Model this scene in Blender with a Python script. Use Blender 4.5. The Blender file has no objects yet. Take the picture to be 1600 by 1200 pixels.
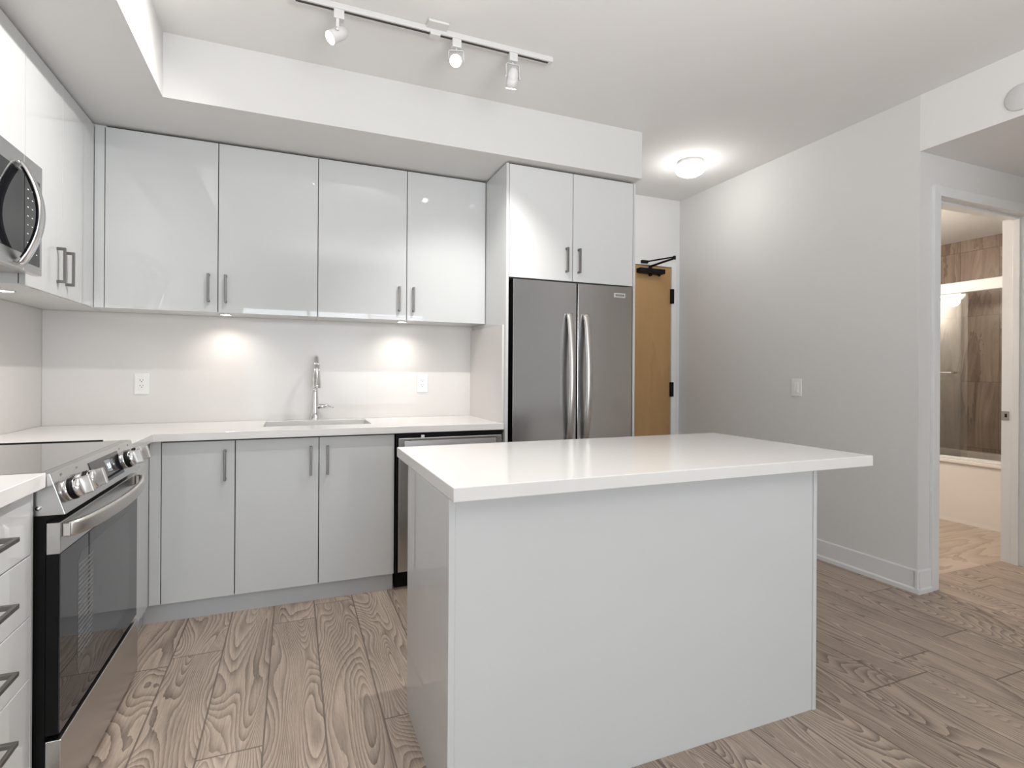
import bpy, bmesh, math, random
from mathutils import Vector, Matrix
random.seed(7)
SC = bpy.context.scene
COL = SC.collection
R = math.radians

# ------------------------------------------------------------------ camera
F_PX, YAW, CY, CAM_H, ROLL = 838.995, 22.176, 583.591, 1.211, -0.0062
cam = bpy.data.cameras.new('camera')
cam.sensor_width = 36.0
cam.lens = F_PX / 1600 * 36.0
cam.shift_y = -(600 - CY) / 1600
cam.clip_start = 0.02
cam_o = bpy.data.objects.new('camera', cam)
COL.objects.link(cam_o)
_a = R(YAW)
_r = Vector((math.cos(_a), -math.sin(_a), 0)); _f = Vector((math.sin(_a), math.cos(_a), 0)); _u = Vector((0, 0, 1))
_c, _s = math.cos(ROLL), math.sin(ROLL)
r2 = _r * _c - _u * _s; u2 = _r * _s + _u * _c
m = Matrix((r2, u2, -_f)).transposed().to_4x4()
m.translation = Vector((0, 0, CAM_H))
cam_o.matrix_world = m
SC.camera = cam_o

# ------------------------------------------------------------------ world, exposure, big lights
SC.view_settings.view_transform = 'Standard'
SC.view_settings.look = 'None'
SC.view_settings.gamma = 1.0
SC.view_settings.exposure = 0.85
SC.view_settings.use_curve_mapping = False
w = bpy.data.worlds.new('world'); SC.world = w; w.use_nodes = True
w.node_tree.nodes['Background'].inputs[0].default_value = (0.80, 0.90, 1.0, 1)
w.node_tree.nodes['Background'].inputs[1].default_value = 1.2

def lamp(name, kind, loc, energy, color=(1, 1, 1), aim=None, size=0.1, size_y=None, spot=None, blend=0.6):
    l = bpy.data.lights.new(name, kind); l.energy = energy; l.color = color
    if kind == 'AREA':
        l.size = size
        if size_y: l.shape = 'RECTANGLE'; l.size_y = size_y
    else:
        l.shadow_soft_size = size
    if kind == 'SPOT': l.spot_size = R(spot); l.spot_blend = blend
    o = bpy.data.objects.new(name, l); COL.objects.link(o); o.location = loc
    if aim is not None:
        d = Vector(aim) - Vector(loc); o.rotation_euler = d.to_track_quat('-Z', 'Y').to_euler()
    return o

WARM = (1.0, 0.86, 0.72); SOFT = (1.0, 0.97, 0.94)
# daylight coming through the big windows behind the photographer
lamp('window_daylight', 'AREA', (0.75, -3.64, 1.35), 70, (0.90, 0.95, 1.0), aim=(0.75, 0, 1.35), size=3.3, size_y=2.1)

# added fill spot without a fixture, aimed at the ceiling behind the camera
lamp('added_bounce_fill', 'SPOT', (0.9, -0.7, 1.5), 165, (1.0, 0.985, 0.97), aim=(1.0, -0.1, 2.78), size=.6, spot=150, blend=1.0)

# ------------------------------------------------------------------ materials
def new_mat(name):
    mt = bpy.data.materials.new(name); mt.use_nodes = True
    return mt, mt.node_tree, mt.node_tree.nodes['Principled BSDF']

def mat(name, col, rough=0.5, metal=0.0, spec=0.5, var=0.0, vscale=6.0, bump=0.0, bscale=200.0, stretch=(1, 1, 1), emit=None, estr=0.0, coat=0.0):
    mt, nt, b = new_mat(name)
    b.inputs['Base Color'].default_value = (*col, 1)
    b.inputs['Roughness'].default_value = rough
    b.inputs['Metallic'].default_value = metal
    b.inputs['Specular IOR Level'].default_value = spec
    b.inputs['Coat Weight'].default_value = coat
    tc = nt.nodes.new('ShaderNodeTexCoord'); mp = nt.nodes.new('ShaderNodeMapping')
    mp.inputs['Scale'].default_value = stretch
    nt.links.new(tc.outputs['Object'], mp.inputs['Vector'])
    n = nt.nodes.new('ShaderNodeTexNoise'); n.inputs['Scale'].default_value = vscale; n.inputs['Detail'].default_value = 3
    nt.links.new(mp.outputs[0], n.inputs['Vector'])
    mx = nt.nodes.new('ShaderNodeMix'); mx.data_type = 'RGBA'
    mx.inputs['A'].default_value = (*[c * (1 - var) for c in col], 1)
    mx.inputs['B'].default_value = (*[min(1, c * (1 + var)) for c in col], 1)
    nt.links.new(n.outputs['Fac'], mx.inputs['Factor'])
    nt.links.new(mx.outputs['Result'], b.inputs['Base Color'])
    if bump:
        n2 = nt.nodes.new('ShaderNodeTexNoise'); n2.inputs['Scale'].default_value = bscale
        nt.links.new(mp.outputs[0], n2.inputs['Vector'])
        bp = nt.nodes.new('ShaderNodeBump'); bp.inputs['Strength'].default_value = bump; bp.inputs['Distance'].default_value = 0.001
        nt.links.new(n2.outputs['Fac'], bp.inputs['Height']); nt.links.new(bp.outputs[0], b.inputs['Normal'])
    if emit:
        b.inputs['Emission Color'].default_value = (*emit, 1); b.inputs['Emission Strength'].default_value = estr
    return mt

M = {}
M['paint'] = mat('wall_paint', (0.70, 0.695, 0.685), 0.85, var=0.01, bump=0.05, bscale=350)
M['ceil'] = mat('ceiling_paint', (0.78, 0.77, 0.76), 0.9, var=0.01, bump=0.05, bscale=300)
M['trim'] = mat('trim_paint', (0.74, 0.745, 0.745), 0.45, var=0.01)
M['gloss'] = mat('gloss_white_lacquer', (0.62, 0.63, 0.63), 0.015, var=0.004, spec=0.55)
M['edge'] = mat('cabinet_white_melamine', (0.66, 0.665, 0.66), 0.35, var=0.005)
M['toe'] = mat('toe_kick_grey', (0.50, 0.51, 0.52), 0.4, var=0.01)
M['quartz'] = mat('white_quartz', (0.79, 0.775, 0.76), 0.16, var=0.012, vscale=90)
M['splash'] = mat('backsplash_quartz', (0.73, 0.705, 0.685), 0.09, spec=0.22, var=0.01, vscale=60)
M['steel_h'] = mat('brushed_steel', (0.56, 0.55, 0.54), 0.27, 1.0, var=0.06, vscale=14, stretch=(1, 1, 60), bump=0.04, bscale=30)
M['steel_f'] = mat('refrigerator_steel', (0.48, 0.48, 0.485), 0.22, 1.0, var=0.04, vscale=10, stretch=(60, 60, 1), bump=0.03, bscale=30)
M['steel_d'] = mat('dark_sheet_steel', (0.44, 0.42, 0.41), 0.34, 1.0, var=0.03)
M['pull'] = mat('pewter_pull', (0.21, 0.20, 0.19), 0.42, 1.0, var=0.03)
M['chrome'] = mat('polished_chrome', (0.80, 0.80, 0.81), 0.07, 1.0, var=0.01)
M['bow'] = mat('bowed_handle_steel', (0.72, 0.71, 0.70), 0.20, 1.0, var=0.01)
M['satin'] = mat('satin_handle_steel', (0.60, 0.575, 0.55), 0.36, 1.0, var=0.02)
M['black'] = mat('black_plastic', (0.006, 0.006, 0.006), 0.45, spec=0.15, var=0.05)
M['blackglass'] = mat('black_glass', (0.012, 0.012, 0.014), 0.03, spec=0.5, var=0.02)
M['ovenglass'] = mat('smoked_oven_glass', (0.022, 0.023, 0.026), 0.02, spec=0.45, var=0.02)
M['oveninner'] = mat('oven_inner_window', (0.05, 0.051, 0.055), 0.02, spec=0.55, var=0.03)
M['rack'] = mat('oven_rack_slots', (0.13, 0.13, 0.135), 0.1, spec=0.8, var=0.03)
M['cooktop'] = mat('glass_cooktop', (0.10, 0.094, 0.086), 0.04, spec=1.0, var=0.03, coat=0.6)
M['plastic'] = mat('white_plastic', (0.86, 0.85, 0.84), 0.35, var=0.01)
M['slot_gap_shade'] = mat('dark_slot_gap_shade', (0.06, 0.05, 0.045), 0.7, var=0.1)  # dark slots, also painted shade behind the cabinet door gaps
M['mark'] = mat('printed_white_marks', (0.75, 0.75, 0.75), 0.5, var=0.02)
M['ink'] = mat('printed_dark_marks', (0.10, 0.09, 0.09), 0.5, var=0.02)
M['badge'] = mat('badge_silver', (0.75, 0.75, 0.75), 0.3, 0.6, var=0.02)
M['digits'] = mat('display_digits', (0.7, 0.8, 0.9), 0.5, emit=(0.75, 0.88, 1.0), estr=0.8)
M['tub'] = mat('white_acrylic_tub', (0.80, 0.76, 0.72), 0.15, var=0.01)
M['fixture'] = mat('white_metal_fixture', (0.66, 0.655, 0.65), 0.4, var=0.01)
M['lens'] = mat('lit_lens', (1, 1, 1), 0.5, emit=(1.0, 0.96, 0.90), estr=14)
M['lens_low'] = mat('lit_lens_edge', (1, 1, 1), 0.5, emit=(1.0, 0.96, 0.90), estr=6)
M['puck'] = mat('lit_puck_lens', (1, 1, 1), 0.5, emit=(1.0, 0.93, 0.84), estr=8)
M['opal'] = mat('lit_opal_glass', (1, 1, 1), 0.4, emit=(1.0, 0.97, 0.93), estr=2.8)
M['bulb'] = mat('lit_globe_bulb', (1, 1, 1), 0.4, emit=(1.0, 0.92, 0.82), estr=5)
M['blind'] = mat('white_blind_slats', (0.80, 0.80, 0.80), 0.5, var=0.02)

def glass_mat(name, tint, refl):
    mt = bpy.data.materials.new(name); mt.use_nodes = True; nt = mt.node_tree; nt.nodes.clear()
    out = nt.nodes.new('ShaderNodeOutputMaterial'); t = nt.nodes.new('ShaderNodeBsdfTransparent'); g = nt.nodes.new('ShaderNodeBsdfGlossy')
    t.inputs[0].default_value = (*tint, 1); g.inputs['Roughness'].default_value = 0.02
    fr = nt.nodes.new('ShaderNodeFresnel'); fr.inputs[0].default_value = 1.5
    ad = nt.nodes.new('ShaderNodeMath'); ad.operation = 'ADD'; ad.inputs[1].default_value = refl; ad.use_clamp = True
    nt.links.new(fr.outputs[0], ad.inputs[0])
    mx = nt.nodes.new('ShaderNodeMixShader')
    nt.links.new(ad.outputs[0], mx.inputs[0]); nt.links.new(t.outputs[0], mx.inputs[1]); nt.links.new(g.outputs[0], mx.inputs[2])
    nt.links.new(mx.outputs[0], out.inputs[0])
    return mt
M['glass'] = glass_mat('shower_glass', (0.93, 0.93, 0.92), 0.05)
M['pane'] = glass_mat('window_glass', (0.97, 0.98, 0.98), 0.0)

class NT:
    def __init__(s, nt): s.nt = nt
    def math(s, op, a, b=None, c=None):
        n = s.nt.nodes.new('ShaderNodeMath'); n.operation = op
        for i, v in enumerate((a, b, c)):
            if v is None: continue
            if isinstance(v, (int, float)): n.inputs[i].default_value = v
            else: s.nt.links.new(v, n.inputs[i])
        return n.outputs[0]
    def comb(s, a, b, c):
        n = s.nt.nodes.new('ShaderNodeCombineXYZ')
        for i, v in enumerate((a, b, c)):
            if isinstance(v, (int, float)): n.inputs[i].default_value = v
            else: s.nt.links.new(v, n.inputs[i])
        return n.outputs[0]
    def noise(s, vec, scale, detail=2, rough=0.5, dist=0.0):
        n = s.nt.nodes.new('ShaderNodeTexNoise'); n.inputs['Scale'].default_value = scale
        n.inputs['Detail'].default_value = detail; n.inputs['Roughness'].default_value = rough; n.inputs['Distortion'].default_value = dist
        s.nt.links.new(vec, n.inputs['Vector']); return n.outputs['Fac']
    def white(s, v):
        n = s.nt.nodes.new('ShaderNodeTexWhiteNoise'); n.noise_dimensions = '1D'; s.nt.links.new(v, n.inputs['W']); return n.outputs['Value']
    def ramp(s, v, stops):
        n = s.nt.nodes.new('ShaderNodeValToRGB'); e = n.color_ramp.elements
        while len(e) < len(stops): e.new(0.5)
        for k, (p, c) in enumerate(stops): e[k].position = p; e[k].color = (*c, 1) if len(c) == 3 else c
        s.nt.links.new(v, n.inputs[0]); return n.outputs[0]
    def mix(s, f, a, b, mode='MIX'):
        n = s.nt.nodes.new('ShaderNodeMix'); n.data_type = 'RGBA'; n.blend_type = mode
        for k, v in (('Factor', f), ('A', a), ('B', b)):
            if isinstance(v, tuple): n.inputs[k].default_value = (*v, 1)
            elif isinstance(v, (int, float)): n.inputs[k].default_value = v
            else: s.nt.links.new(v, n.inputs[k])
        return n.outputs['Result']

def plank_mat(name, across, along, width, length, x0, dark, light, tint, rough=0.45, rings=30, ringmix=0.45, seam=0.010, freq=(4.5, 0.9), seam_col=(0.09, 0.07, 0.055), stagger=1.0, y0=0.0, wfib=0.45, fibf=(170, 5.5)):
    """wood boards: across/along are axis indices of the object coordinates"""
    mt, nt, b = new_mat(name); N = NT(nt)
    tc = nt.nodes.new('ShaderNodeTexCoord'); sp = nt.nodes.new('ShaderNodeSeparateXYZ'); nt.links.new(tc.outputs['Object'], sp.inputs[0])
    x, y = sp.outputs[across], sp.outputs[along]
    px = N.math('DIVIDE', N.math('SUBTRACT', x, x0), width)
    i = N.math('FLOOR', px); fx = N.math('SUBTRACT', px, i)
    off = N.math('MULTIPLY', N.white(N.math('MULTIPLY', i, 1.37)), stagger)
    py = N.math('ADD', N.math('DIVIDE', N.math('SUBTRACT', y, y0), length), off)
    j = N.math('FLOOR', py); fy = N.math('SUBTRACT', py, j)
    pid = N.math('ADD', N.math('MULTIPLY', i, 17.31), N.math('MULTIPLY', j, 5.77))
    rnd = N.white(pid)
    sh = N.math('MULTIPLY', rnd, 37.0)
    v1 = N.comb(N.math('ADD', N.math('MULTIPLY', x, freq[0]), sh), N.math('ADD', N.math('MULTIPLY', y, freq[1]), sh), sh)
    big = N.noise(v1, 1.0, 1.2, 0.45, 0.35)
    wob = N.noise(N.comb(N.math('MULTIPLY', x, 40), N.math('MULTIPLY', y, 9), sh), 1.0, 3, 0.6)
    ph = N.math('ADD', N.math('MULTIPLY', big, rings), N.math('MULTIPLY', wob, 0.55))
    fr = N.math('FRACT', ph)
    msk = N.noise(N.comb(N.math('MULTIPLY', x, 9), N.math('MULTIPLY', y, 2.2), N.math('ADD', sh, 9.0)), 1.0, 2, 0.5)
    ring = N.math('MULTIPLY', N.math('POWER', fr, 1.8), N.math('ADD', 0.35, N.math('MULTIPLY', msk, 1.3)))
    fib = N.noise(N.comb(N.math('ADD', N.math('MULTIPLY', x, fibf[0]), N.math('MULTIPLY', big, 30.0)), N.math('MULTIPLY', y, fibf[1]), sh), 1.0, 4, 0.65)
    fine = N.noise(N.comb(N.math('MULTIPLY', x, 420), N.math('MULTIPLY', y, 40), sh), 1.0, 2, 0.6)
    cloud = N.noise(N.comb(N.math('MULTIPLY', x, 6), N.math('MULTIPLY', y, 1.4), sh), 1.0, 3, 0.5)
    g = N.math('ADD', N.math('MULTIPLY', ring, ringmix), N.math('ADD', N.math('MULTIPLY', fib, wfib), N.math('MULTIPLY', fine, 0.28)))
    g = N.math('SUBTRACT', g, 0.12)
    g = N.math('ADD', g, N.math('MULTIPLY', N.math('SUBTRACT', cloud, 0.5), -0.5))
    col = N.ramp(g, [(0.05, light), (0.45, tuple((a + c) / 2 for a, c in zip(light, dark))), (0.95, dark)])
    col = N.mix(N.math('MULTIPLY', rnd, 0.55), col, tint, 'MULTIPLY')
    e = N.math('MINIMUM', N.math('MULTIPLY', N.math('MINIMUM', fx, N.math('SUBTRACT', 1.0, fx)), width), N.math('MULTIPLY', N.math('MINIMUM', fy, N.math('SUBTRACT', 1.0, fy)), length))
    sm = N.math('LESS_THAN', e, seam / 6)
    col = N.mix(N.math('MULTIPLY', sm, 0.75), col, seam_col)
    nt.links.new(col, b.inputs['Base Color'])
    b.inputs['Roughness'].default_value = rough
    bp = nt.nodes.new('ShaderNodeBump'); bp.inputs['Strength'].default_value = 0.12; bp.inputs['Distance'].default_value = 0.001
    nt.links.new(g, bp.inputs['Height']); nt.links.new(bp.outputs[0], b.inputs['Normal'])
    return mt
M['floor'] = plank_mat('oak_plank_floor', 0, 1, 0.192, 1.35, -0.275, (0.160, 0.122, 0.098), (0.68, 0.555, 0.45), (0.80, 0.77, 0.77), rings=52, ringmix=0.50, seam=0.018, freq=(5.0, 0.85), wfib=0.62)
M['bathfloor'] = plank_mat('bath_floor_tile', 1, 0, 0.20, 1.2, 2.05, (0.30, 0.225, 0.17), (0.62, 0.52, 0.43), (0.9, 0.88, 0.86), rough=0.3, rings=7, ringmix=0.5, seam=0.008, seam_col=(0.4, 0.34, 0.28))
M['bathwall'] = plank_mat('bath_wall_tile', 1, 2, 0.305, 0.61, 2.20, (0.165, 0.122, 0.095), (0.54, 0.44, 0.36), (0.85, 0.82, 0.80), rough=0.25, rings=7, ringmix=0.28, seam=0.014, freq=(3.0, 0.35), seam_col=(0.16, 0.12, 0.10), stagger=0.0, y0=2.38 - .61 * 4, wfib=0.95, fibf=(34, 1.3))
M['oakdoor'] = plank_mat('oak_veneer_door', 0, 2, 5.0, 9.0, -1.0, (0.33, 0.185, 0.075), (0.47, 0.285, 0.125), (1, 1, 1), rough=0.4, rings=5, ringmix=0.2, seam=0.0001, freq=(2.5, 0.3))

# ------------------------------------------------------------------ mesh helpers
class B:
    """collects shapes that end up as ONE mesh object"""
    def __init__(s): s.bm = bmesh.new(); s.slots = []
    def _mi(s, mname):
        if mname is None: return 0
        if mname not in s.slots: s.slots.append(mname)
        return s.slots.index(mname)
    def _merge(s, t, mname, mtx=None):
        mi = s._mi(mname)
        if mtx is not None: bmesh.ops.transform(t, matrix=mtx, verts=t.verts)
        for f in t.faces: f.material_index = mi
        me = bpy.data.meshes.new('t'); t.to_mesh(me); t.free(); s.bm.from_mesh(me); bpy.data.meshes.remove(me)
    def box(s, x0, x1, y0, y1, z0, z1, bev=0.0, m=None, mtx=None, seg=2):
        t = bmesh.new(); bmesh.ops.create_cube(t, size=1)
        bmesh.ops.scale(t, vec=(x1 - x0, y1 - y0, z1 - z0), verts=t.verts)
        bmesh.ops.translate(t, vec=((x0 + x1) / 2, (y0 + y1) / 2, (z0 + z1) / 2), verts=t.verts)
        if bev: bmesh.ops.bevel(t, geom=t.edges[:], offset=bev, segments=seg, affect='EDGES', profile=0.5)
        s._merge(t, m, mtx); return s
    def cells(s, xs, ys, keep, z0, z1, m=None, bev=0.0):
        t = bmesh.new(); V = {}
        def v(i, j, k):
            key = (i, j, k)
            if key not in V: V[key] = t.verts.new((xs[i], ys[j], (z0, z1)[k]))
            return V[key]
        K = {(i, j) for i in range(len(xs) - 1) for j in range(len(ys) - 1) if keep(i, j)}
        for (i, j) in K:
            t.faces.new((v(i, j, 1), v(i + 1, j, 1), v(i + 1, j + 1, 1), v(i, j + 1, 1)))
            t.faces.new((v(i, j, 0), v(i, j + 1, 0), v(i + 1, j + 1, 0), v(i + 1, j, 0)))
            if (i - 1, j) not in K: t.faces.new((v(i, j, 0), v(i, j, 1), v(i, j + 1, 1), v(i, j + 1, 0)))
            if (i + 1, j) not in K: t.faces.new((v(i + 1, j, 0), v(i + 1, j + 1, 0), v(i + 1, j + 1, 1), v(i + 1, j, 1)))
            if (i, j - 1) not in K: t.faces.new((v(i, j, 0), v(i + 1, j, 0), v(i + 1, j, 1), v(i, j, 1)))
            if (i, j + 1) not in K: t.faces.new((v(i, j + 1, 0), v(i, j + 1, 1), v(i + 1, j + 1, 1), v(i + 1, j + 1, 0)))
        bmesh.ops.recalc_face_normals(t, faces=t.faces)
        if bev:
            ed = [e for e in t.edges if len(e.link_faces) == 2 and e.calc_face_angle(0) > 0.5]
            bmesh.ops.bevel(t, geom=ed, offset=bev, segments=2, affect='EDGES', profile=0.5)
        s._merge(t, m); return s
    def prism(s, pts, axis, a0, a1, m=None, bev=0.0, mtx=None):
        """polygon pts extruded along axis ('X','Y','Z'); pts in the two other axes in order"""
        t = bmesh.new()
        def P(p, a):
            return {'X': (a, p[0], p[1]), 'Y': (p[0], a, p[1]), 'Z': (p[0], p[1], a)}[axis]
        A = [t.verts.new(P(p, a0)) for p in pts]; C2 = [t.verts.new(P(p, a1)) for p in pts]
        n = len(pts)
        t.faces.new(A); t.faces.new(C2[::-1])
        for i in range(n): t.faces.new((A[i], A[(i + 1) % n], C2[(i + 1) % n], C2[i]))
        bmesh.ops.recalc_face_normals(t, faces=t.faces)
        if bev: bmesh.ops.bevel(t, geom=t.edges[:], offset=bev, segments=2, affect='EDGES', profile=0.5)
        s._merge(t, m, mtx); return s
    def lathe(s, prof, seg=32, m=None, mtx=None):
        """prof: list of (r, z) around local Z"""
        t = bmesh.new(); rings = []
        for r, z in prof:
            if r < 1e-6: rings.append([t.verts.new((0, 0, z))])
            else: rings.append([t.verts.new((r * math.cos(2 * math.pi * k / seg), r * math.sin(2 * math.pi * k / seg), z)) for k in range(seg)])
        for a, b in zip(rings, rings[1:]):
            for k in range(seg):
                k2 = (k + 1) % seg
                if len(a) == 1 and len(b) == 1: continue
                if len(a) == 1: t.faces.new((a[0], b[k], b[k2]))
                elif len(b) == 1: t.faces.new((a[k], a[k2], b[0]))
                else: t.faces.new((a[k], a[k2], b[k2], b[k]))
        for rr in (rings[0], rings[-1]):
            if len(rr) > 1: t.faces.new(rr)
        bmesh.ops.recalc_face_normals(t, faces=t.faces)
        for f in t.faces: f.smooth = True
        s._merge(t, m, mtx); return s
    def sweep(s, path, section, m=None, up=Vector((0, 0, 1)), smooth=True, scales=None):
        """sweep a closed 2D section [(side, up)] along path points"""
        t = bmesh.new(); path = [Vector(p) for p in path]; rings = []
        for i, p in enumerate(path):
            d = (path[min(i + 1, len(path) - 1)] - path[max(i - 1, 0)]).normalized()
            sd = d.cross(up)
            if sd.length < 1e-4: sd = d.cross(Vector((1, 0, 0)))
            sd.normalize(); uu = sd.cross(d).normalized(); k = scales[i] if scales else 1
            rings.append([t.verts.new(p + sd * a * k + uu * b * k) for a, b in section])
        n = len(section)
        for a, b in zip(rings, rings[1:]):
            for k in range(n): t.faces.new((a[k], a[(k + 1) % n], b[(k + 1) % n], b[k]))
        t.faces.new(rings[0][::-1]); t.faces.new(rings[-1])
        bmesh.ops.recalc_face_normals(t, faces=t.faces)
        if smooth:
            for f in t.faces: f.smooth = len(f.verts) == 4
        s._merge(t, m); return s
    def build(s, name, m='paint', parent=None, loc=(0, 0, 0)):
        me = bpy.data.meshes.new(name); s.bm.to_mesh(me); s.bm.free()
        for k in (s.slots or [m]): me.materials.append(M[k])
        if s.slots and s.slots[0] is None: me.materials[0] = M[m]
        o = bpy.data.objects.new(name, me); COL.objects.link(o)
        if parent is not None: o.parent = parent
        o.location = loc
        return o
def circ(r, n=12, sy=1.0): return [(r * math.cos(2 * math.pi * k / n), r * sy * math.sin(2 * math.pi * k / n)) for k in range(n)]
def rect(a, b): return [(-a, -b), (a, -b), (a, b), (-a, b)]
def T(x, y, z): return Matrix.Translation((x, y, z))
def Rot(a, ax): return Matrix.Rotation(R(a), 4, ax)
def aimM(loc, d):
    q = Vector(d).to_track_quat('Z', 'Y'); return Matrix.Translation(loc) @ q.to_matrix().to_4x4()

def tag(o, label, cat, group=None):
    o['label'] = label; o['category'] = cat
    if group: o['group'] = group
    return o
def struct(o): o['kind'] = 'structure'; return o
def thing(name, loc, label, cat, group=None, rz=0):
    o = bpy.data.objects.new(name, None); COL.objects.link(o); o.location = loc; o.rotation_euler = (0, 0, rz); o.empty_display_size = 0.1
    return tag(o, label, cat, group)
def dup(root, loc, label, group=None, rz=None):
    r = root.copy(); COL.objects.link(r); r.location = loc; r['label'] = label
    if rz is not None: r.rotation_euler = (0, 0, rz)
    if group: r['group'] = group
    for ch in list(root.children):
        c = ch.copy(); COL.objects.link(c); c.parent = r
        for g in list(ch.children):
            d = g.copy(); COL.objects.link(d); d.parent = c
    return r

# ------------------------------------------------------------------ dimensions (metres)
XL, XR = -1.249, 3.232          # left backsplash face, right wall
YB, YE = 3.620, 3.930           # backsplash face, entry wall
H, HB = 2.778, 2.478            # ceiling, bulkhead underside
HL = 2.465                      # hall low ceiling
YC = 1.918                      # end of the right wall
YF = -3.5                       # window wall behind the camera
XBR = 4.46                      # hall side wall

# ------------------------------------------------------------------ structure
b = B(); xs = [-1.39, XR + .06, 3.35, XBR]; ys = [YF - .1, 2.05, 4.05]
b.cells([-1.39, 3.35, XBR], [YF - .1, 2.05, 4.05], lambda i, j: not (i == 1 and j == 1), -0.06, 0.0)
struct(b.build('floor', 'floor'))
struct(B().box(3.35, 6.0, 2.05, 3.75, -0.06, 0.0).build('floor', 'bathfloor'))
struct(B().box(-1.39, 6.0, YF - .1, 4.05, H, H + .08).build('ceiling', 'ceil'))
struct(B().box(XR, XBR, 0.25, YC, HL, H).build('ceiling_drop', 'ceil'))
struct(B().box(3.35, 5.98, 2.052, 3.72, 2.49, H - .002).build('ceiling', 'ceil'))
struct(B().cells([-1.261, -.565, 2.086], [YF, 2.907, 3.632], lambda i, j: not (i == 1 and j == 0), HB, H).build('ceiling_bulkhead', 'paint'))
struct(B().box(-1.39, -1.261, YF, 3.632, 0, H).build('wall_left', 'paint'))
struct(B().box(-1.39, 2.086, 3.632, YE, 0, H).build('wall_back', 'paint'))
b = B(); b.box(2.0, 2.235, YE, 4.05, 0, H).box(3.142, 3.35, YE, 4.05, 0, H).box(2.235, 3.142, YE, 4.05, 2.172, H)
struct(b.build('wall_entry', 'paint'))
struct(B().box(XR, 3.35, YC, YE, 0, H).build('wall_right', 'paint'))
b = B(); b.box(3.35, 3.39, YC, 2.05, 0, H).box(4.31, 6.0, YC, 2.05, 0, H).box(3.39, 4.31, YC, 2.05, 2.245, H)
struct(b.build('wall_bathroom', 'paint'))
struct(B().box(XBR, XBR + .1, 0.25, YC, 0, H).build('wall_hall', 'paint'))
struct(B().box(XR, XBR + .1, YF, 0.25, 0, H).build('wall_right', 'paint'))
b = B()
wx0, wx1, wz0, wz1 = -0.85, 2.35, 0.35, 2.35
b.box(-1.39, wx0, YF - .1, YF, 0, H).box(wx1, XR + .1, YF - .1, YF, 0, H).box(wx0, wx1, YF - .1, YF, 0, wz0).box(wx0, wx1, YF - .1, YF, wz1, H)
struct(b.build('wall_front', 'paint'))
# window with blinds, behind the camera (seen only as reflections)
win = struct(bpy.data.objects.new('window_1', None)); COL.objects.link(win)
b = B()
for x in (wx0, .22, 1.28, wx1 - .05): b.box(x, x + .05, YF - .09, YF - .01, wz0, wz1)
b.box(wx0, wx1, YF - .088, YF - .012, wz0, wz0 + .05).box(wx0, wx1, YF - .088, YF - .012, wz1 - .05, wz1)
b.build('window_frame', 'trim', win)
B().box(wx0, wx1, YF - .055, YF - .049, wz0, wz1).build('pane', 'pane', win)
b = B()
for k in range(42):
    z = wz0 + .05 + k * .045
    b.box(1.30, wx1, YF + .012, YF + .035, z, z + .016, mtx=None)
b.build('blind_slats', 'blind', win)

# bathroom far walls (tiled)
struct(B().box(5.86, 5.98, 2.05, 3.72, 0, 2.49).build('wall_bathroom_right', 'bathwall'))
struct(B().box(3.35, 5.86, 3.60, 3.72, 0, 2.49).build('wall_bathroom_back', 'paint'))

# baseboards: tall board with a small shoe moulding
def baseboard(name, pts_along, axis, a0, a1, face, sgn):
    """profile in (depth from wall, z)"""
    prof = [(0, 0), (.021, 0), (.021, .022), (.012, .030), (.012, .122), (.008, .128), (0, .128)]
    b = B(); b.prism([(face + sgn * d, z) for d, z in prof], axis, a0, a1); return struct(b.build(name, 'trim'))
baseboard('baseboard_right', None, 'Y', YC - .0205, YE, XR, -1)
baseboard('baseboard_hall', None, 'X', XR - .0205, 3.334, YC, -1)
baseboard('baseboard_entry', None, 'X', 3.195, XR, YE, -1)

# bathroom doorway: casing, jamb, stop, strike plate
d2 = struct(bpy.data.objects.new('door_2', None)); COL.objects.link(d2)
b = B()
b.box(3.335, 3.392, 1.899, YC, 0, 2.29, .002).box(4.308, 4.365, 1.899, YC, 0, 2.29, .002).box(3.392, 4.308, 1.899, YC, 2.233, 2.29, .002)
b.build('casing', 'trim', d2)
b = B()
b.box(3.37, 3.392, YC, 2.052, 0, 2.245, .001).box(4.308, 4.33, YC, 2.052, 0, 2.245, .001).box(3.392, 4.308, YC, 2.052, 2.233, 2.2449, .001)
b.box(3.392, 3.404, 1.955, 1.992, 0, 2.233, .002).box(4.296, 4.308, 1.955, 1.992, 0, 2.233, .002).box(3.404, 4.296, 1.955, 1.992, 2.221, 2.233, .002)
b.build('door_jamb', 'trim', d2)
b = B(); b.box(4.3045, 4.308, 2.010, 2.050, .925, .985, .001, m='steel_d').box(4.3035, 4.3047, 2.020, 2.032, .945, .968, m='black')
b.build('strike_plate', 'steel_d', d2)

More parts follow.
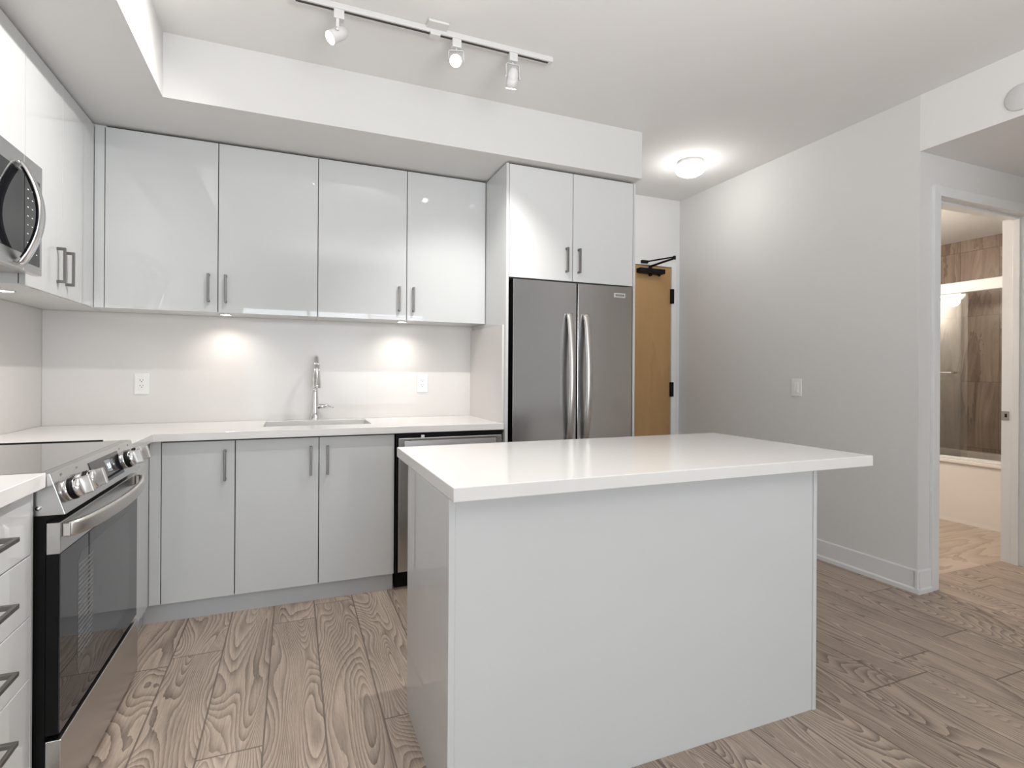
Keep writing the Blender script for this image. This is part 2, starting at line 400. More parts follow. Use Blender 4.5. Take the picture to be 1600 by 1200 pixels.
# entry door with hinges, closer and frame
d1 = struct(bpy.data.objects.new('door_1', None)); COL.objects.link(d1)
B().box(2.24, 3.137, 3.928, 3.972, .008, 2.168, .002).build('door_leaf', 'oakdoor', d1)
b = B(); b.box(3.137, 3.185, 3.915, YE + .06, 0, 2.215, .002).box(2.19, 3.137, 3.915, YE + .06, 2.17, 2.215, .002).box(2.19, 2.24, 3.915, YE + .06, 0, 2.17, .002)
b.build('door_frame', 'trim', d1)
for z in (1.845, 1.012, .22):
    B().box(3.126, 3.156, 3.903, 3.93, z, z + .130, .004).build('hinge', 'black', d1)
b = B(); b.prism([(2.765, 2.135), (2.765, 2.098), (2.79, 2.092), (3.00, 2.088), (3.03, 2.096), (3.03, 2.135)], 'Y', 3.868, 3.928, bev=.004)
b.lathe([(.0, -.016), (.014, -.014), (.016, .004), (.0, .004)], 16, mtx=T(2.89, 3.895, 2.085)).lathe([(.0, -.012), (.01, -.01), (.011, .006), (.0, .006)], 16, mtx=T(2.985, 3.895, 2.086))
closer = b.build('door_closer', 'black', d1)
b = B(); b.lathe([(0, 0), (.016, 0), (.014, .024), (0, .026)], 16, mtx=T(2.89, 3.895, 2.134))
b.sweep([(2.89, 3.895, 2.155), (2.935, 3.80, 2.175), (2.99, 3.70, 2.196)], rect(.011, .006))
b.lathe([(0, 0), (.012, 0), (.012, .03), (0, .03)], 12, mtx=T(2.99, 3.70, 2.187))
b.sweep([(2.99, 3.70, 2.208), (2.93, 3.79, 2.203), (2.86, 3.895, 2.196)], rect(.007, .005))
b.box(2.80, 2.865, 3.89, 3.915, 2.180, 2.206, .003)
b.build('closer_arm', 'black', closer)

# ------------------------------------------------------------------ cabinet parts
def pull_mesh(axis, a0, a1, face, sgn, cross, length_axis='Z', prot=.032, wdt=.012):
    """bar pull: axis = direction it sticks out ('X' or 'Y'), runs a0..a1 along length_axis"""
    b = B(); th = .009
    def bx(l0, l1, d0, d1, w0, w1, bev):
        D = sorted((face + sgn * d0, face + sgn * d1))
        if axis == 'Y' and length_axis == 'Z': b.box(w0, w1, D[0], D[1], l0, l1, bev)
        elif axis == 'X' and length_axis == 'Z': b.box(D[0], D[1], w0, w1, l0, l1, bev)
        elif axis == 'X' and length_axis == 'Y': b.box(D[0], D[1], l0, l1, w0, w1, bev)
    bx(a0, a1, prot - th, prot, cross - wdt / 2, cross + wdt / 2, .0015)
    for l in (a0, a1 - .012): bx(l, l + .012, 0.0, prot - th + .001, cross - wdt / 2, cross + wdt / 2, .0012)
    return b

def door_y(parent, x0, x1, z0, z1, yf, hx=None, hz=None, mname='gloss', g=.0021):
    b = B(); b.box(x0 + g, x1 - g, yf, yf + .018, z0, z1, .0012)
    d = b.build('door', mname, parent)
    if hx is not None: pull_mesh('Y', hz[0], hz[1], yf, -1, hx).build('handle', 'pull', d)
    return d
def door_x(parent, y0, y1, z0, z1, xf, hy=None, hz=None, mname='gloss', g=.0017):
    b = B(); b.box(xf - .018, xf, y0 + g, y1 - g, z0, z1, .0012)
    d = b.build('door', mname, parent)
    if hy is not None: pull_mesh('X', hz[0], hz[1], xf, 1, hy).build('handle', 'pull', d)
    return d
UB, UT = 1.536, 2.464           # upper door bottom / top
YU = 3.340                      # upper door faces on the back wall
HZ = (1.590, 1.743)

# upper cabinets on the back wall
def upper(x0, x1, xm, h1, h2, label):
    t = thing('upper_cabinet', (0, 0, 0), label, 'cabinet', 'wall cabinets')
    B().box(x0 - (.0625 if x0 < -.5 else -.0008), x1 - .0008, YU + .021, 3.618, UB + .003, HB - .001, .0005, m='edge').box(x0 + .002, x1 - .002, YU + .0188, YU + .0212, UB + .006, HB - .002, m='slot_gap_shade').build('body', 'edge', t)  # dark sheet behind the doors paints shade into the gaps
    door_y(t, x0, xm, UB, UT, YU, h1, HZ); door_y(t, xm, x1, UB, UT, YU, h2, HZ)
    return t
upper(-.900, .131, -.385, -.429, -.346, 'glossy white two-door wall cabinet left of centre above the sink, next to the corner')
upper(.131, 1.168, .651, .604, .692, 'glossy white two-door wall cabinet directly beside the tall refrigerator enclosure')
b = B(); b.box(-.9435, -.9015, YU, YU + .018, UB, UT, .001)
tag(b.build('corner_filler', 'gloss'), 'narrow glossy white filler strip in the inside corner of the wall cabinets', 'filler strip')

# upper cabinets on the left wall
XU = -.945
t = thing('upper_cabinet', (0, 0, 0), 'glossy white two-door wall cabinet on the left wall, right of the microwave', 'cabinet', 'wall cabinets')
B().box(-1.247, XU - .021, 2.5838, 3.616, UB + .003, HB - .001, .0005, m='edge').box(XU - .0212, XU - .0188, 2.586, 3.33, UB + .006, HB - .002, m='slot_gap_shade').build('body', 'edge', t)  # thin dark sheet as painted gap shade, same as the back run
door_x(t, 2.583, 2.938, UB, UT, XU, 2.884, HZ); door_x(t, 2.938, 3.337, UB, UT, XU, 2.983, HZ)
t = thing('upper_cabinet', (0, 0, 0), 'short glossy white wall cabinet directly above the microwave', 'cabinet', 'wall cabinets')
B().box(-1.247, XU - .021, 1.826, 2.5822, 1.986, HB - .001, .0005, m='edge').box(XU - .0212, XU - .0188, 1.828, 2.580, 1.99, HB - .002, m='slot_gap_shade').build('body', 'edge', t)
door_x(t, 1.825, 2.205, 1.988, UT, XU); door_x(t, 2.205, 2.583, 1.988, UT, XU)

# tall gables and the cabinet above the refrigerator
tag(B().box(1.1700, 1.1870, 2.973, 3.631, 0, 2.466, .0012).build('tall_gable_panel', 'gloss'), 'tall glossy white side panel between the worktop and the refrigerator', 'panel')
tag(B().box(2.0680, 2.0850, 2.973, 3.631, 0, 2.466, .0012).build('tall_gable_panel', 'gloss'), 'tall thin white side panel between the refrigerator and the wooden door', 'panel')
t = thing('upper_cabinet', (0, 0, 0), 'deep white two-door cabinet above the stainless refrigerator', 'cabinet', 'wall cabinets')
B().box(1.1885, 2.0665, 2.995, 3.63, 1.792, HB - .001, .0005, m='edge').box(1.190, 2.065, 2.9928, 2.9952, 1.795, HB - .002, m='slot_gap_shade').build('body', 'edge', t)  # dark sheet here too, painted shade for the door gaps
door_y(t, 1.188, 1.6185, 1.789, UT, 2.974, 1.572, (1.842, 1.995), 'edge'); door_y(t, 1.6185, 2.067, 1.789, UT, 2.974, 1.658, (1.842, 1.995), 'edge')

# ------------------------------------------------------------------ base cabinets on the back wall
ZT = .876                       # underside of the stone
YD = 3.012
t = thing('base_cabinet', (0, 0, 0), 'narrow white one-door base cabinet left of the sink, beside the inside corner', 'cabinet', 'base cabinets on the back wall')
B().box(-.579, -.267, YD + .020, 3.612, .1, ZT - .001, .0005).build('body', 'slot_gap_shade', t)  # base bodies coloured dark so the door gaps look shaded
door_y(t, -.582, -.266, .094, .868, YD, -.310, (.672, .824))
t = thing('base_cabinet', (0, 0, 0), 'white two-door base cabinet under the sink', 'cabinet', 'base cabinets on the back wall')
b = B(); b.box(-.2655, -.2475, YD + .020, 3.612, .1, ZT - .001).box(.507, .525, YD + .020, 3.612, .1, ZT - .001).box(-.2475, .507, YD + .020, 3.612, .1, .118).box(-.2475, .507, 3.600, 3.612, .118, ZT - .001).box(-.2475, .507, YD + .021, YD + .039, .80, ZT - .001)
b.build('body', 'slot_gap_shade', t)
door_y(t, -.266, .129, .094, .868, YD, .089, (.672, .824)); door_y(t, .129, .526, .094, .868, YD, .172, (.672, .824))
b = B(); b.box(-.6300, -.5835, YD, YD + .018, .094, ZT - .001, .001)
tag(b.build('corner_filler', 'gloss'), 'white vertical filler at the inside corner of the base cabinets, left of the narrow door', 'filler strip')
b = B(); b.box(-.650, -.632, 2.516, YD + .018, .094, ZT - .001, .001)
tag(b.build('filler_panel', 'gloss'), 'narrow white panel between the range and the corner, facing the island', 'panel')
b = B(); b.cells([-.672, -.658, .5215], [2.516, 3.036, 3.050], lambda i, j: not (i == 1 and j == 0), 0.0, .0925)
tag(b.build('toe_kick', 'toe'), 'grey toe kick board running along the floor under the base cabinets', 'toe kick')

# worktops
b = B()
b.cells([XL, -.612, -.150, .425, 1.1685], [2.513, 2.988, 3.205, 3.535, 3.6195],
        lambda i, j: (i == 0 or j >= 1) and not (i == 2 and j == 2), ZT, .914, bev=.002)
tag(b.build('worktop', 'quartz'), 'L-shaped white stone worktop along the back wall with the sink cut into it', 'worktop')
b = B(); b.box(XL, -.594, .85, 1.7515, .907, .945, .002)
tag(b.build('worktop', 'quartz'), 'white stone worktop piece in the left foreground, left of the range', 'worktop')
# backsplash
b = B(); b.box(XL, 1.1695, YB, 3.6315, .9145, 1.5385, m='splash').box(1.158, 1.1695, 3.0, YB - .0005, .9145, 1.505, m='splash')
tag(b.build('backsplash', 'splash'), 'plain glossy off-white slab backsplash behind the sink', 'backsplash')
b = B(); b.box(-1.2605, XL - .0005, .85, YB - .001, .9145, 1.5385)
tag(b.build('backsplash', 'splash'), 'plain glossy off-white slab backsplash on the left wall behind the range', 'backsplash')

# sink
t = thing('sink', (.1375, 3.37, .70), 'undermount stainless steel sink sunk into the back worktop', 'sink')
b = B()
x0, x1, y0, y1 = -.145 - .1375, .42 - .1375, 3.200 - 3.37, 3.540 - 3.37
b.box(x0 - .012, x1 + .012, y0, y1, 0, .004).box(x0 - .012, x0 + .0, y0, y1, .004, .1755).box(x1, x1 + .012, y0, y1, .004, .1755).box(x0 - .012, x1 + .012, y0 - .010, y0, .0, .1755).box(x0 - .012, x1 + .012, y1, y1 + .010, .0, .1755)
b.build('basin', 'steel_h', t)
B().lathe([(0, .004), (.045, .004), (.045, .008), (.03, .009), (.028, .006), (0, .006)], 24).build('drain', 'chrome', t)

# faucet
t = thing('kitchen_faucet', (.130, 3.575, .914), 'tall chrome pull-down kitchen faucet behind the sink', 'faucet')
b = B(); b.lathe([(0, 0), (.034, 0), (.033, .004), (.028, .012), (.0235, .05), (.0190, .11), (.0160, .17), (.0150, .19), (.0130, .193), (0, .193)], 28)
b.build('body', 'chrome', t)
b = B(); pts = [(0, 0, .19), (0, 0, .28)]
for k in range(0, 13):
    a = math.pi * k / 12 * .93; pts.append((0, -.075 + .075 * math.cos(a), .305 + .082 * math.sin(a)))
b.sweep(pts, circ(.0150, 18), scales=[.85, .9] + [.9 + .1 * k / 12 for k in range(13)]); b.build('spout', 'chrome', t)
b = B(); b.lathe([(0, .0), (.0245, .0), (.0245, .012), (.0185, .085), (.0160, .140), (0, .142)], 24, mtx=aimM((0.004, -.160, .205), (-.02, .10, 1)))
b.lathe([(0, -.002), (.019, -.002), (.019, .001), (0, .001)], 20, m='black', mtx=aimM((0.004, -.160, .204), (-.02, .10, 1)))
b.slots = ['chrome', 'black']; b.build('spray_head', 'chrome', t)
b = B(); b.lathe([(0, 0), (.0150, 0), (.0140, .048), (.0120, .050), (.0120, .066), (0, .068)], 20, mtx=aimM((.010, -.004, .082), (1, 0, .04)))
b.sweep([(.070, -.004, .085), (.095, -.010, .080), (.108, -.014, .074)], circ(.0045, 10)); b.build('lever_handle', 'chrome', t)

# dishwasher
t = thing('dishwasher', (.530, 2.985, 0), 'stainless steel dishwasher under the worktop behind the island', 'dishwasher')
b = B(); b.box(.002, .632, .030, .60, .10, .858, m='black').box(.004, .630, .010, .030, .855, .872, m='black').box(.006, .63, .065, .09, 0, .10, m='black')
b.box(.0, .006, .005, .03, .10, .872, m='black'); b.build('body', 'black', t)
b = B()
zt = .848
b.box(.012, .624, 0, .030, .105, .775, .003).box(.012, .624, 0, .030, zt - .014, zt, .003).box(.012, .044, 0, .030, .773, zt - .010, .002).box(.592, .624, 0, .030, .773, zt - .010, .002).box(.040, .596, .020, .030, .773, zt - .012)
b.build('door', 'steel_h', t)
b = B(); b.prism([(.004, .832), (.012, .834), (.016, .826), (.016, .790), (.010, .785), (.000, .800)], 'X', .046, .590)
b.build('handle', 'steel_d', t)
B().box(.140, .158, .004, .020, .8485, .862, .001).build('latch', 'mark', t)

# ------------------------------------------------------------------ refrigerator
t = thing('refrigerator', (1.208, 2.950, 0), 'stainless steel french-door refrigerator between two tall white panels', 'refrigerator')
B().box(.004, .833, .065, .66, .02, 1.772, .004).build('body', 'black', t)
W = .837
def fr_door(name, x0, x1, z0, z1):
    b = B(); b.box(x0, x1, 0, .006, z0, z1, .0025, m='steel_f').box(x0 + .0008, x1 - .0008, .0055, .060, z0 + .001, z1 - .001, m='black')  # sides behind the steel skin coloured black as shade for door gaps
    return b.build(name, 'steel_f', t)
d = fr_door('door', .0, .4265, .705, 1.776); e = fr_door('door', .4355, W, .705, 1.776); dr = fr_door('freezer_drawer', .0, W, .06, .697)
def fridge_handle(x, par):
    b = B(); pts = []
    for k in range(33):
        s = k / 32; z = .795 + s * .790; pts.append((x, -.012 - .048 * math.sin(math.pi * s) ** .75, z))
    b.sweep(pts, [(-.007, -.016), (-.004, -.0175), (.006, -.0175), (.008, -.015), (.008, .015), (.006, .0175), (-.004, .0175), (-.007, .016)], up=Vector((1, 0, 0)))
    for z in (.812, 1.568): b.box(x - .010, x + .010, -.024, .0, z - .016, z + .016, .002)
    b.build('handle', 'satin', par)
fridge_handle(.371, d); fridge_handle(.488, e)
b = B(); pts = [(W * .14 + W * .72 * k / 24, -.012 - .045 * math.sin(math.pi * k / 24) ** .75, .63) for k in range(25)]
b.sweep(pts, rect(.009, .012)); b.build('handle', 'satin', dr)
b = B(); b.box(.699, .783, -.003, 0, 1.705, 1.733, .001, m='badge').box(.709, .773, -.0038, -.003, 1.713, 1.725, m='ink')
for k in range(10):
    x = .7125 + k * .0058
    b.box(x, x + .0012, -.0043, -.0038, 1.7155, 1.7225, m='badge').box(x + .0012, x + .0034, -.0043, -.0038, 1.7155 + .0058 * (k % 2), 1.7167 + .0058 * (k % 2), m='badge')
b.build('badge', 'badge', e)

# ------------------------------------------------------------------ range (faces +X)
t = thing('range', (-.565, 1.7555, 0), 'stainless steel slide-in electric range with four chrome knobs on the left', 'range')
W = .7545
b = B(); b.box(-.660, -.032, .004, W - .004, .03, .905, m='black').box(-.60, -.06, .03, W - .03, 0, .03, m='black'); b.build('body', 'black', t)
b = B(); b.box(-.640, -.030, -.003, W + .0, .905, .940, .002, m='steel_h').box(-.632, -.046, .012, W - .014, .9395, .943, .001, m='cooktop').box(-.632, -.110, W - .013, W - .004, .9395, .9462, m='black')  # raised black strip drawn in for the dark gap beside the worktop
b.build('cooktop', 'steel_h', t)
# sloped control panel
slope = Vector((.034, 0, -.1105)).normalized(); nrm = Vector((.1105, 0, .034)).normalized()
def on_panel(s, y, lift=0.0):   # s: 0 top .. 1 bottom
    return Vector((-.022, y, .9425)) + slope * (.1156 * s) + nrm * lift
def panel_quad(b, y0, y1, s0, s1, l0, l1, m=None):
    tb = bmesh.new(); v = []
    for l in (l0, l1):
        v.append([tb.verts.new(on_panel(s, y, l)) for s, y in ((s0, y0), (s0, y1), (s1, y1), (s1, y0))])
    tb.faces.new(v[0]); tb.faces.new(v[1])
    for k in range(4): tb.faces.new((v[0][k], v[0][(k + 1) % 4], v[1][(k + 1) % 4], v[1][k]))
    bmesh.ops.recalc_face_normals(tb, faces=tb.faces); b._merge(tb, m)
b = B(); b.prism([(-.060, .832), (-.060, .9425), (-.022, .9425), (.012, .832)], 'Y', -.002, W, bev=.002, m='steel_h')
for y in (.058, .172, .585, .690):
    panel_quad(b, y - .005, y + .005, .10, .113, .0002, .0006, 'ink'); panel_quad(b, y - .005, y - .0035, .113, .16, .0002, .0006, 'ink'); panel_quad(b, y + .0035, y + .005, .113, .14, .0002, .0006, 'ink')
cp = b.build('control_panel', 'steel_h', t)
b = B(); panel_quad(b, .262, .548, .14, .84, 0.0, .002); ds = b.build('display', 'blackglass', cp)
f = bpy.data.curves.new('clock_digits', 'FONT'); f.body = '9:0'; f.size = .026; f.extrude = .0003
ft = bpy.data.objects.new('digits_source', f); COL.objects.link(ft); bpy.context.view_layer.update()
fm = bpy.data.meshes.new_from_object(ft.evaluated_get(bpy.context.evaluated_depsgraph_get())); bpy.data.objects.remove(ft)
fm.materials.clear(); fm.materials.append(M['digits'])
fo = bpy.data.objects.new('clock_digits', fm); COL.objects.link(fo); fo.parent = ds
mm = Matrix((Vector((0, 1, 0)), -slope, nrm)).transposed().to_4x4(); mm.translation = on_panel(.52, .405, .0026)
bb = B()
fo.matrix_local = mm
for y in (.058, .172, .585, .690):
    o = on_panel(.52, y); mtx = aimM(o, nrm)
    b = B(); b.lathe([(0, 0), (.0300, 0), (.0285, .012)], 28, m='chrome', mtx=mtx).lathe([(.0270, .010), (.0298, .010), (.0298, .019), (.0270, .019)], 28, m='black', mtx=mtx).lathe([(.0275, .016), (.0265, .036), (.024, .038), (0, .038)], 28, m='chrome', mtx=mtx)
    bx = B()
    b.box(-.0245, .0245, -.008, .008, .036, .060, .003, m='satin', mtx=mtx @ Rot(90, 'Z') if True else mtx)
    b.build('knob', 'chrome', cp)
# oven door
dt = B().box(-.030, 0, .0, W, .729, .812, .002, m='steel_h').box(-.030, -.003, .0, W, .255, .7285, .001, m='black')
od = dt.build('oven_door', 'steel_h', t)
B().box(-.0028, .0005, .001, W - .001, .256, .7285, .0006).build('glass', 'ovenglass', od)
b = B()
prof = [(.125, .36), (.125, .66), (.150, .69), (.62, .69), (.645, .66), (.645, .36), (.62, .33), (.150, .33)]
b.prism([(y, z) for y, z in prof], 'X', .0005, .0009)
iw = b.build('inner_window', 'oveninner', od)
b = B()
for k in range(20):
    z = .395 + k * .0135
    b.prism([(.130, z), (.250, z + .004), (.250, z + .009), (.130, z + .005)], 'X', .0009, .0012)
b.build('rack_slots', 'rack', iw)
b = B(); pts = []
for k in range(33):
    s = k / 32; y = .018 + s * (W - .036); pts.append((.010 + .050 * (math.sin(math.pi * s) ** .5), y, .788))
sec = [(-.006, -.020), (.004, -.020), (.007, -.012), (.007, .012), (.004, .020), (-.006, .020)]
b.sweep(pts, sec); b.box(0, .018, .012, .030, .770, .806, .003).box(0, .018, W - .030, W - .012, .770, .806, .003)
b.build('handle', 'satin', od)
B().box(-.030, .004, .0, W, .035, .240, .002).build('storage_drawer', 'steel_h', t)
B().lathe([(0, 0), (.006, 0), (.006, .003), (0, .004)], 12, mtx=aimM((-.045, -.0025, .853), (0, -1, 0))).build('screw', 'chrome', cp)

# ------------------------------------------------------------------ drawer base on the left
t = thing('drawer_cabinet', (0, 0, 0), 'white four-drawer base cabinet in the left foreground, left of the range', 'cabinet')
XD = -.617
B().box(-1.245, XD - .020, .86, 1.744, .10, .906).build('body', 'edge', t)
zs = [.900, .741, .584, .427, .105]
for a, c in zip(zs[:-1], zs[1:]):
    g = B().box(XD - .018, XD, .862, 1.730, c + .0017, a - .0017, .001).build('drawer', 'gloss', t)
    hz = (a + c) / 2 if c > .2 else .345
    hz = {.900: .822, .741: .668, .584: .512, .427: .352}[a]
    pull_mesh('X', 1.28, 1.575, XD, 1, hz, 'Y', prot=.036, wdt=.011).build('handle', 'pull', g)
B().box(XD - .019, XD, 1.732, 1.744, .10, .906, .001).build('side_panel', 'gloss', t)
B().box(-1.2, -.68, .86, 1.74, 0, .0995).build('toe_kick', 'toe', t)

# ------------------------------------------------------------------ microwave (faces +X)
t = thing('microwave', (-.892, 1.826, 1.570), 'stainless steel over-the-range microwave with curved handle on the left wall', 'microwave')
W, Hm = .7545, .412
b = B(); b.box(-.352, -.030, .004, W - .004, .012, Hm - .001, m='steel_d').box(-.350, -.034, .03, W - .03, .004, .012, m='steel_d').box(-.30, -.10, .10, .34, .002, .005, m='black').box(-.30, -.10, .42, .66, .002, .005, m='black')
b.build('body', 'steel_d', t)
sp = .606
dm = B().box(-.030, 0, 0, sp - .001, 0, Hm, .002).build('door', 'steel_h', t)
b = B(); b.box(-.0005, .001, .06, sp - .002, .058, .348, .0004); b.build('window', 'blackglass', dm)
cpn = B().box(-.030, 0, sp + .001, W, 0, Hm, .002).build('control_panel', 'steel_h', t)
b = B(); b.box(-.0005, .001, sp + .002, W - .022, .030, .348, .0004, m='blackglass')
for r_ in range(8):
    for c_ in range(3):
        y = sp + .022 + c_ * .036; z = .070 + r_ * .032
        b.box(.001, .0013, y, y + .010, z, z + .0035, m='mark')
b.build('keypad', 'blackglass', cpn)
b = B(); pts = []
for k in range(41):
    s = k / 40; pts.append((.004 + .056 * math.sin(math.pi * s) ** .85, .566, .016 + s * .352))
b.sweep(pts, [(-.021, .000), (.021, .000), (.023, .004), (.019, .009), (-.019, .009), (-.023, .004)], up=Vector((1, 0, 0)), m='bow')
b.sweep([Vector(p) - Vector((.0035, .0, 0)) for p in pts[2:-2]], rect(.018, .003), up=Vector((1, 0, 0)), m='black')
b.build('handle', 'chrome', dm)

# ------------------------------------------------------------------ island
t = thing('kitchen_island', (.386, 1.342, 0), 'white kitchen island with glossy panels and overhanging white stone top', 'island')
b = B(); b.box(0, 1.615, 0, .818, .8755, .914, .0025); b.build('countertop', 'quartz', t)
B().box(.0, .018, .043, .593, 0, .875, .001).build('side_panel', 'gloss', t)
B().box(1.359, 1.377, .043, .593, 0, .875, .001).build('side_panel', 'gloss', t)
B().box(.0185, 1.3585, .046, .064, 0, .875, .001).build('front_panel', 'gloss', t)
B().box(.0185, 1.3585, .066, .570, .10, .874).build('body', 'edge', t)
for k in range(3):
    x0_ = .0185 + k * .4467
    g = B().box(x0_ + .0017, x0_ + .445, .571, .589, .105, .868, .001).build('door', 'gloss', t)
    pull_mesh('Y', .67, .82, .589, 1, x0_ + .05).build('handle', 'pull', g)

# ------------------------------------------------------------------ outlets, switch, round cover
def outlet(x, z, label):
    t = thing('power_outlet', (x, YB, z), label, 'outlet', 'power outlets on the backsplash')
    B().box(-.0365, .0365, -.006, 0, -.060, .060, .002).build('cover_plate', 'plastic', t)
    b = B(); b.box(-.0165, .0165, -.0085, -.006, -.034, .034, .0012, m='plastic')
    for s in (.017, -.014):
        b.box(-.0085, -.006, -.0092, -.0084, s, s + .008, m='slot_gap_shade').box(.0055, .0075, -.0092, -.0084, s + .001, s + .008, m='slot_gap_shade')
        b.lathe([(0, 0), (.0026, 0), (.0026, .0008), (0, .0008)], 10, m='black', mtx=aimM((0, -.0084, s - .006), (0, -1, 0)))
    b.build('receptacle', 'plastic', t)
    return t
outlet(-.795, 1.140, 'white power outlet on the backsplash left of the sink')
outlet(.8155, 1.140, 'white power outlet on the backsplash right of the faucet')
t = thing('light_switch', (XR, 2.700, 1.127), 'white single light switch on the right wall', 'light switch')
B().box(-.006, 0, -.040, .040, -.060, .060, .002).build('cover_plate', 'plastic', t)
b = B(); b.prism([(-.006, -.034), (-.006, .034), (-.008, .034), (-.013, -.034)], 'Y', -.0165, .0165, bev=.0008); b.build('rocker', 'plastic', t)
b = B(); b.lathe([(0, .010), (.058, .009), (.062, .006), (.062, .0), (0, 0)], 40, mtx=aimM((XR, 1.470, 2.555), (-1, 0, 0)))
tag(b.build('round_cover_plate', 'fixture'), 'round white cover disc high on the right wall above the hall opening', 'cover plate')

# ------------------------------------------------------------------ track light
TY = 2.402
t = thing('track_light', (0, TY, H), 'white ceiling track light rail above the island', 'track light')
b = B(); b.box(-.012, 1.182, -.0175, .0175, -.026, -.0005, .002, m='fixture').box(-.0, 1.160, -.0085, .0055, -.0268, -.0258, m='slot_gap_shade')
b.build('rail', 'fixture', t)
b = B(); b.box(.545, .640, -.070, .020, -.012, -.0005, .003).box(.565, .612, -.019, .019, -.036, -.012, .002); b.build('power_feed', 'fixture', t)

def track_head(x, aim, label, lens, yoke_axis, drop=.055):
    """head: adapter, yoke, lamp housing, lens"""
    t = thing('track_spotlight', (x, TY, H - .0265), label, 'spotlight', 'spotlights on the ceiling track')
    b = B(); b.box(-.021, .021, -.0165, .0165, -.040, 0, .002); b.build('adapter', 'fixture', t)
    piv = Vector((0, 0, -.040 - drop)); d = Vector(aim).normalized(); ya = Vector(yoke_axis).normalized()
    b = B()
    b.sweep([(0, 0, -.038), (0, 0, -.052)], circ(.005, 10))
    hw = .034
    pts = [piv + ya * -hw, piv + ya * -hw + Vector((0, 0, drop - .015)), piv + ya * (-hw + .006) + Vector((0, 0, drop - .010)), piv + ya * (hw - .006) + Vector((0, 0, drop - .010)), piv + ya * hw + Vector((0, 0, drop - .015)), piv + ya * hw]
    pn = ya.cross(Vector((0, 0, 1))).normalized()
    b.sweep(pts, rect(.0016, .006), up=pn, smooth=False)
    for s in (-1, 1): b.lathe([(0, 0), (.007, 0), (.007, .005), (0, .006)], 12, mtx=aimM(piv + ya * s * hw, ya * s))
    b.build('yoke', 'fixture', t)
    mt = aimM(piv, d)
    b = B(); b.lathe([(0, -.042), (.012, -.041), (.022, -.032), (.026, -.018), (.0275, -.016), (.0275, .012), (.0268, .0135), (.0275, .015), (.0275, .048), (.0255, .048), (.0255, .044), (0, .044)], 28, mtx=mt)
    hs = b.build('housing', 'fixture', t)
    b = B(); b.lathe([(0, .0445), (.0252, .0445), (.0252, .0495), (0, .0505)], 28, mtx=mt); b.build('lens', lens, hs)
    return t, Vector((x, TY, H - .0265)) + piv + d * .07, d
heads = []
heads.append(track_head(.172, (-.70, -.20, -.60), 'white track spotlight at the left end of the rail, tilted left and glowing', 'lens', (.2, .95, 0), .058))
heads.append(track_head(.690, (-.28, -.80, -.50), 'glowing white track spotlight in the middle of the rail, facing the camera', 'lens', (.95, -.3, 0), .055))
heads.append(track_head(.972, (.02, .45, -.89), 'white track spotlight at the right end of the rail, pointing straight down', 'lens_low', (1, 0, 0), .072))

# ------------------------------------------------------------------ globe ceiling light near the entry
GX, GY = 2.700, 3.170
t = thing('ceiling_light', (GX, GY, H), 'round white glowing flush ceiling light near the entry door', 'ceiling light')
B().lathe([(0, -.0005), (.093, -.0005), (.095, -.006), (.093, -.030), (0, -.030)], 40).build('base', 'fixture', t)
B().lathe([(.085, -.028), (.100, -.034), (.108, -.048), (.106, -.062), (.092, -.082), (.064, -.098), (.03, -.106), (0, -.108)], 40).build('glass_shade', 'opal', t)

# ------------------------------------------------------------------ puck lights under the wall cabinets
def puck(x, y, label):
    t = thing('puck_light', (x, y, 1.539), label, 'under-cabinet light', 'puck lights under the wall cabinets')
    B().lathe([(.030, 0), (.034, 0), (.034, -.003), (.030, -.0045), (.0275, -.003)], 28).build('rim', 'chrome', t)
    B().lathe([(0, -.0005), (.0285, -.0005), (.0275, -.003), (0, -.0035)], 28).build('lens', 'puck', t)
puck(-.359, 3.470, 'small round glowing puck light under the wall cabinet left of the faucet')
puck(.646, 3.462, 'small round glowing puck light under the wall cabinet right of the faucet')
puck(-1.098, 2.830, 'small round glowing puck light under the left wall cabinet beside the microwave')

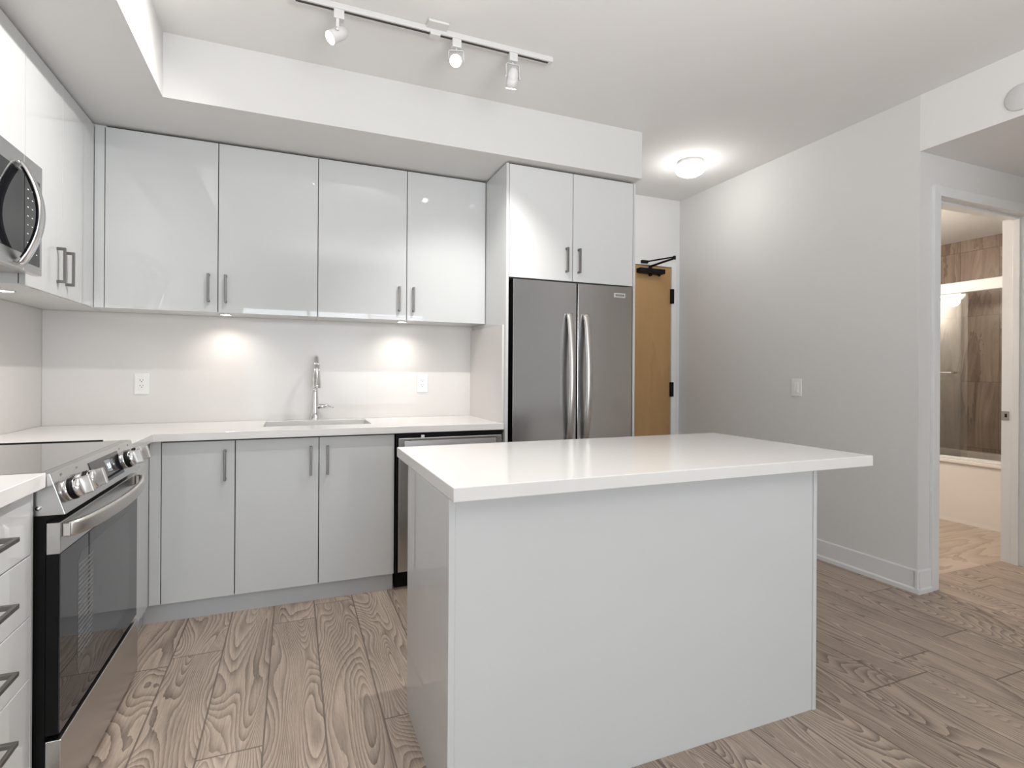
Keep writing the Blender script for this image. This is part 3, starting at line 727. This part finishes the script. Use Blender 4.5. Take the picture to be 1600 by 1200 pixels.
# ------------------------------------------------------------------ bathroom
t = thing('bathtub', (5.10, 2.06, 0), 'white built-in bathtub seen through the bathroom doorway', 'bathtub')
b = B(); b.prism([(0, 0), (.004, .03), (.008, .495), (.030, .495), (.030, 0)], 'Y', 0, 1.53); b.build('apron', 'tub', t)
b = B(); b.cells([-.012, .085, .68, .755], [0, .09, 1.44, 1.53], lambda i, j: not (i == 1 and j == 1), .490, .520, bev=.006)
b.box(.07, .085, .075, 1.455, .14, .492).box(.68, .695, .075, 1.455, .14, .492).box(.085, .68, .075, .09, .14, .492).box(.085, .68, 1.44, 1.455, .14, .492).box(.07, .695, .075, 1.455, .12, .14)
b.build('basin', 'tub', t)
t = thing('shower_door', (5.145, 2.06, .52), 'frameless sliding glass shower door with white top rail above the bathtub', 'shower door')
b = B(); b.box(-.030, .030, .005, 1.535, 1.383, 1.474, .006); b.build('top_rail', 'trim', t)
b = B(); b.box(-.028, .028, .005, 1.535, .0005, .022, .003); b.build('bottom_track', 'trim', t)
g1 = B().box(-.014, -.008, .662, 1.50, .024, 1.382, .0005).build('glass_panel', 'glass', t)
g2 = B().box(.008, .014, .625, 1.48, .024, 1.382, .0005).build('glass_panel', 'glass', t)
b = B(); b.sweep([(-.045, .71, .722), (-.045, 1.30, .722)], circ(.008, 12))
for y in (.72, 1.29): b.lathe([(0, 0), (.012, 0), (.009, .03), (0, .032)], 14, mtx=aimM((-.014, y, .722), (-1, 0, 0)))
b.build('towel_bar', 'chrome', g1)
B().box(-.030, -.020, .80, .86, .021, .035, .002).build('bottom_guide', 'steel_d', t)
t = thing('vanity_light', (3.95, 3.60, 2.08), 'glowing bathroom vanity light reflected in the shower glass', 'wall light')
B().box(-.30, .30, -.03, -.001, -.045, .045, .004).build('back_plate', 'chrome', t)
for x in (-.22, -.07, .08, .23):
    B().lathe([(0, -.055), (.03, -.046), (.052, -.015), (.055, .01), (.04, .04), (.015, .055), (0, .056)], 24, mtx=T(x, -.088, 0)).build('globe', 'bulb', t)

# ------------------------------------------------------------------ lamps' own light
for (tt, p, d), e, ang in zip(heads, (42, 75, 35), (138, 142, 84)):
    lamp('spot_beam', 'SPOT', p, e, SOFT, aim=p + d, size=.014, spot=ang, blend=1.0)
lamp('globe_glow', 'POINT', (GX, GY, H - .16), 2.8, SOFT, size=.09)
for x, y in ((-.359, 3.470), (.646, 3.462), (-1.098, 2.830)):
    lamp('puck_beam', 'SPOT', (x, y, 1.532), 3.6, (1, .94, .87), aim=(x, y, 0), size=.025, spot=148, blend=1)
lamp('vanity_glow', 'POINT', (3.95, 3.44, 1.99), 23, WARM, size=.05)
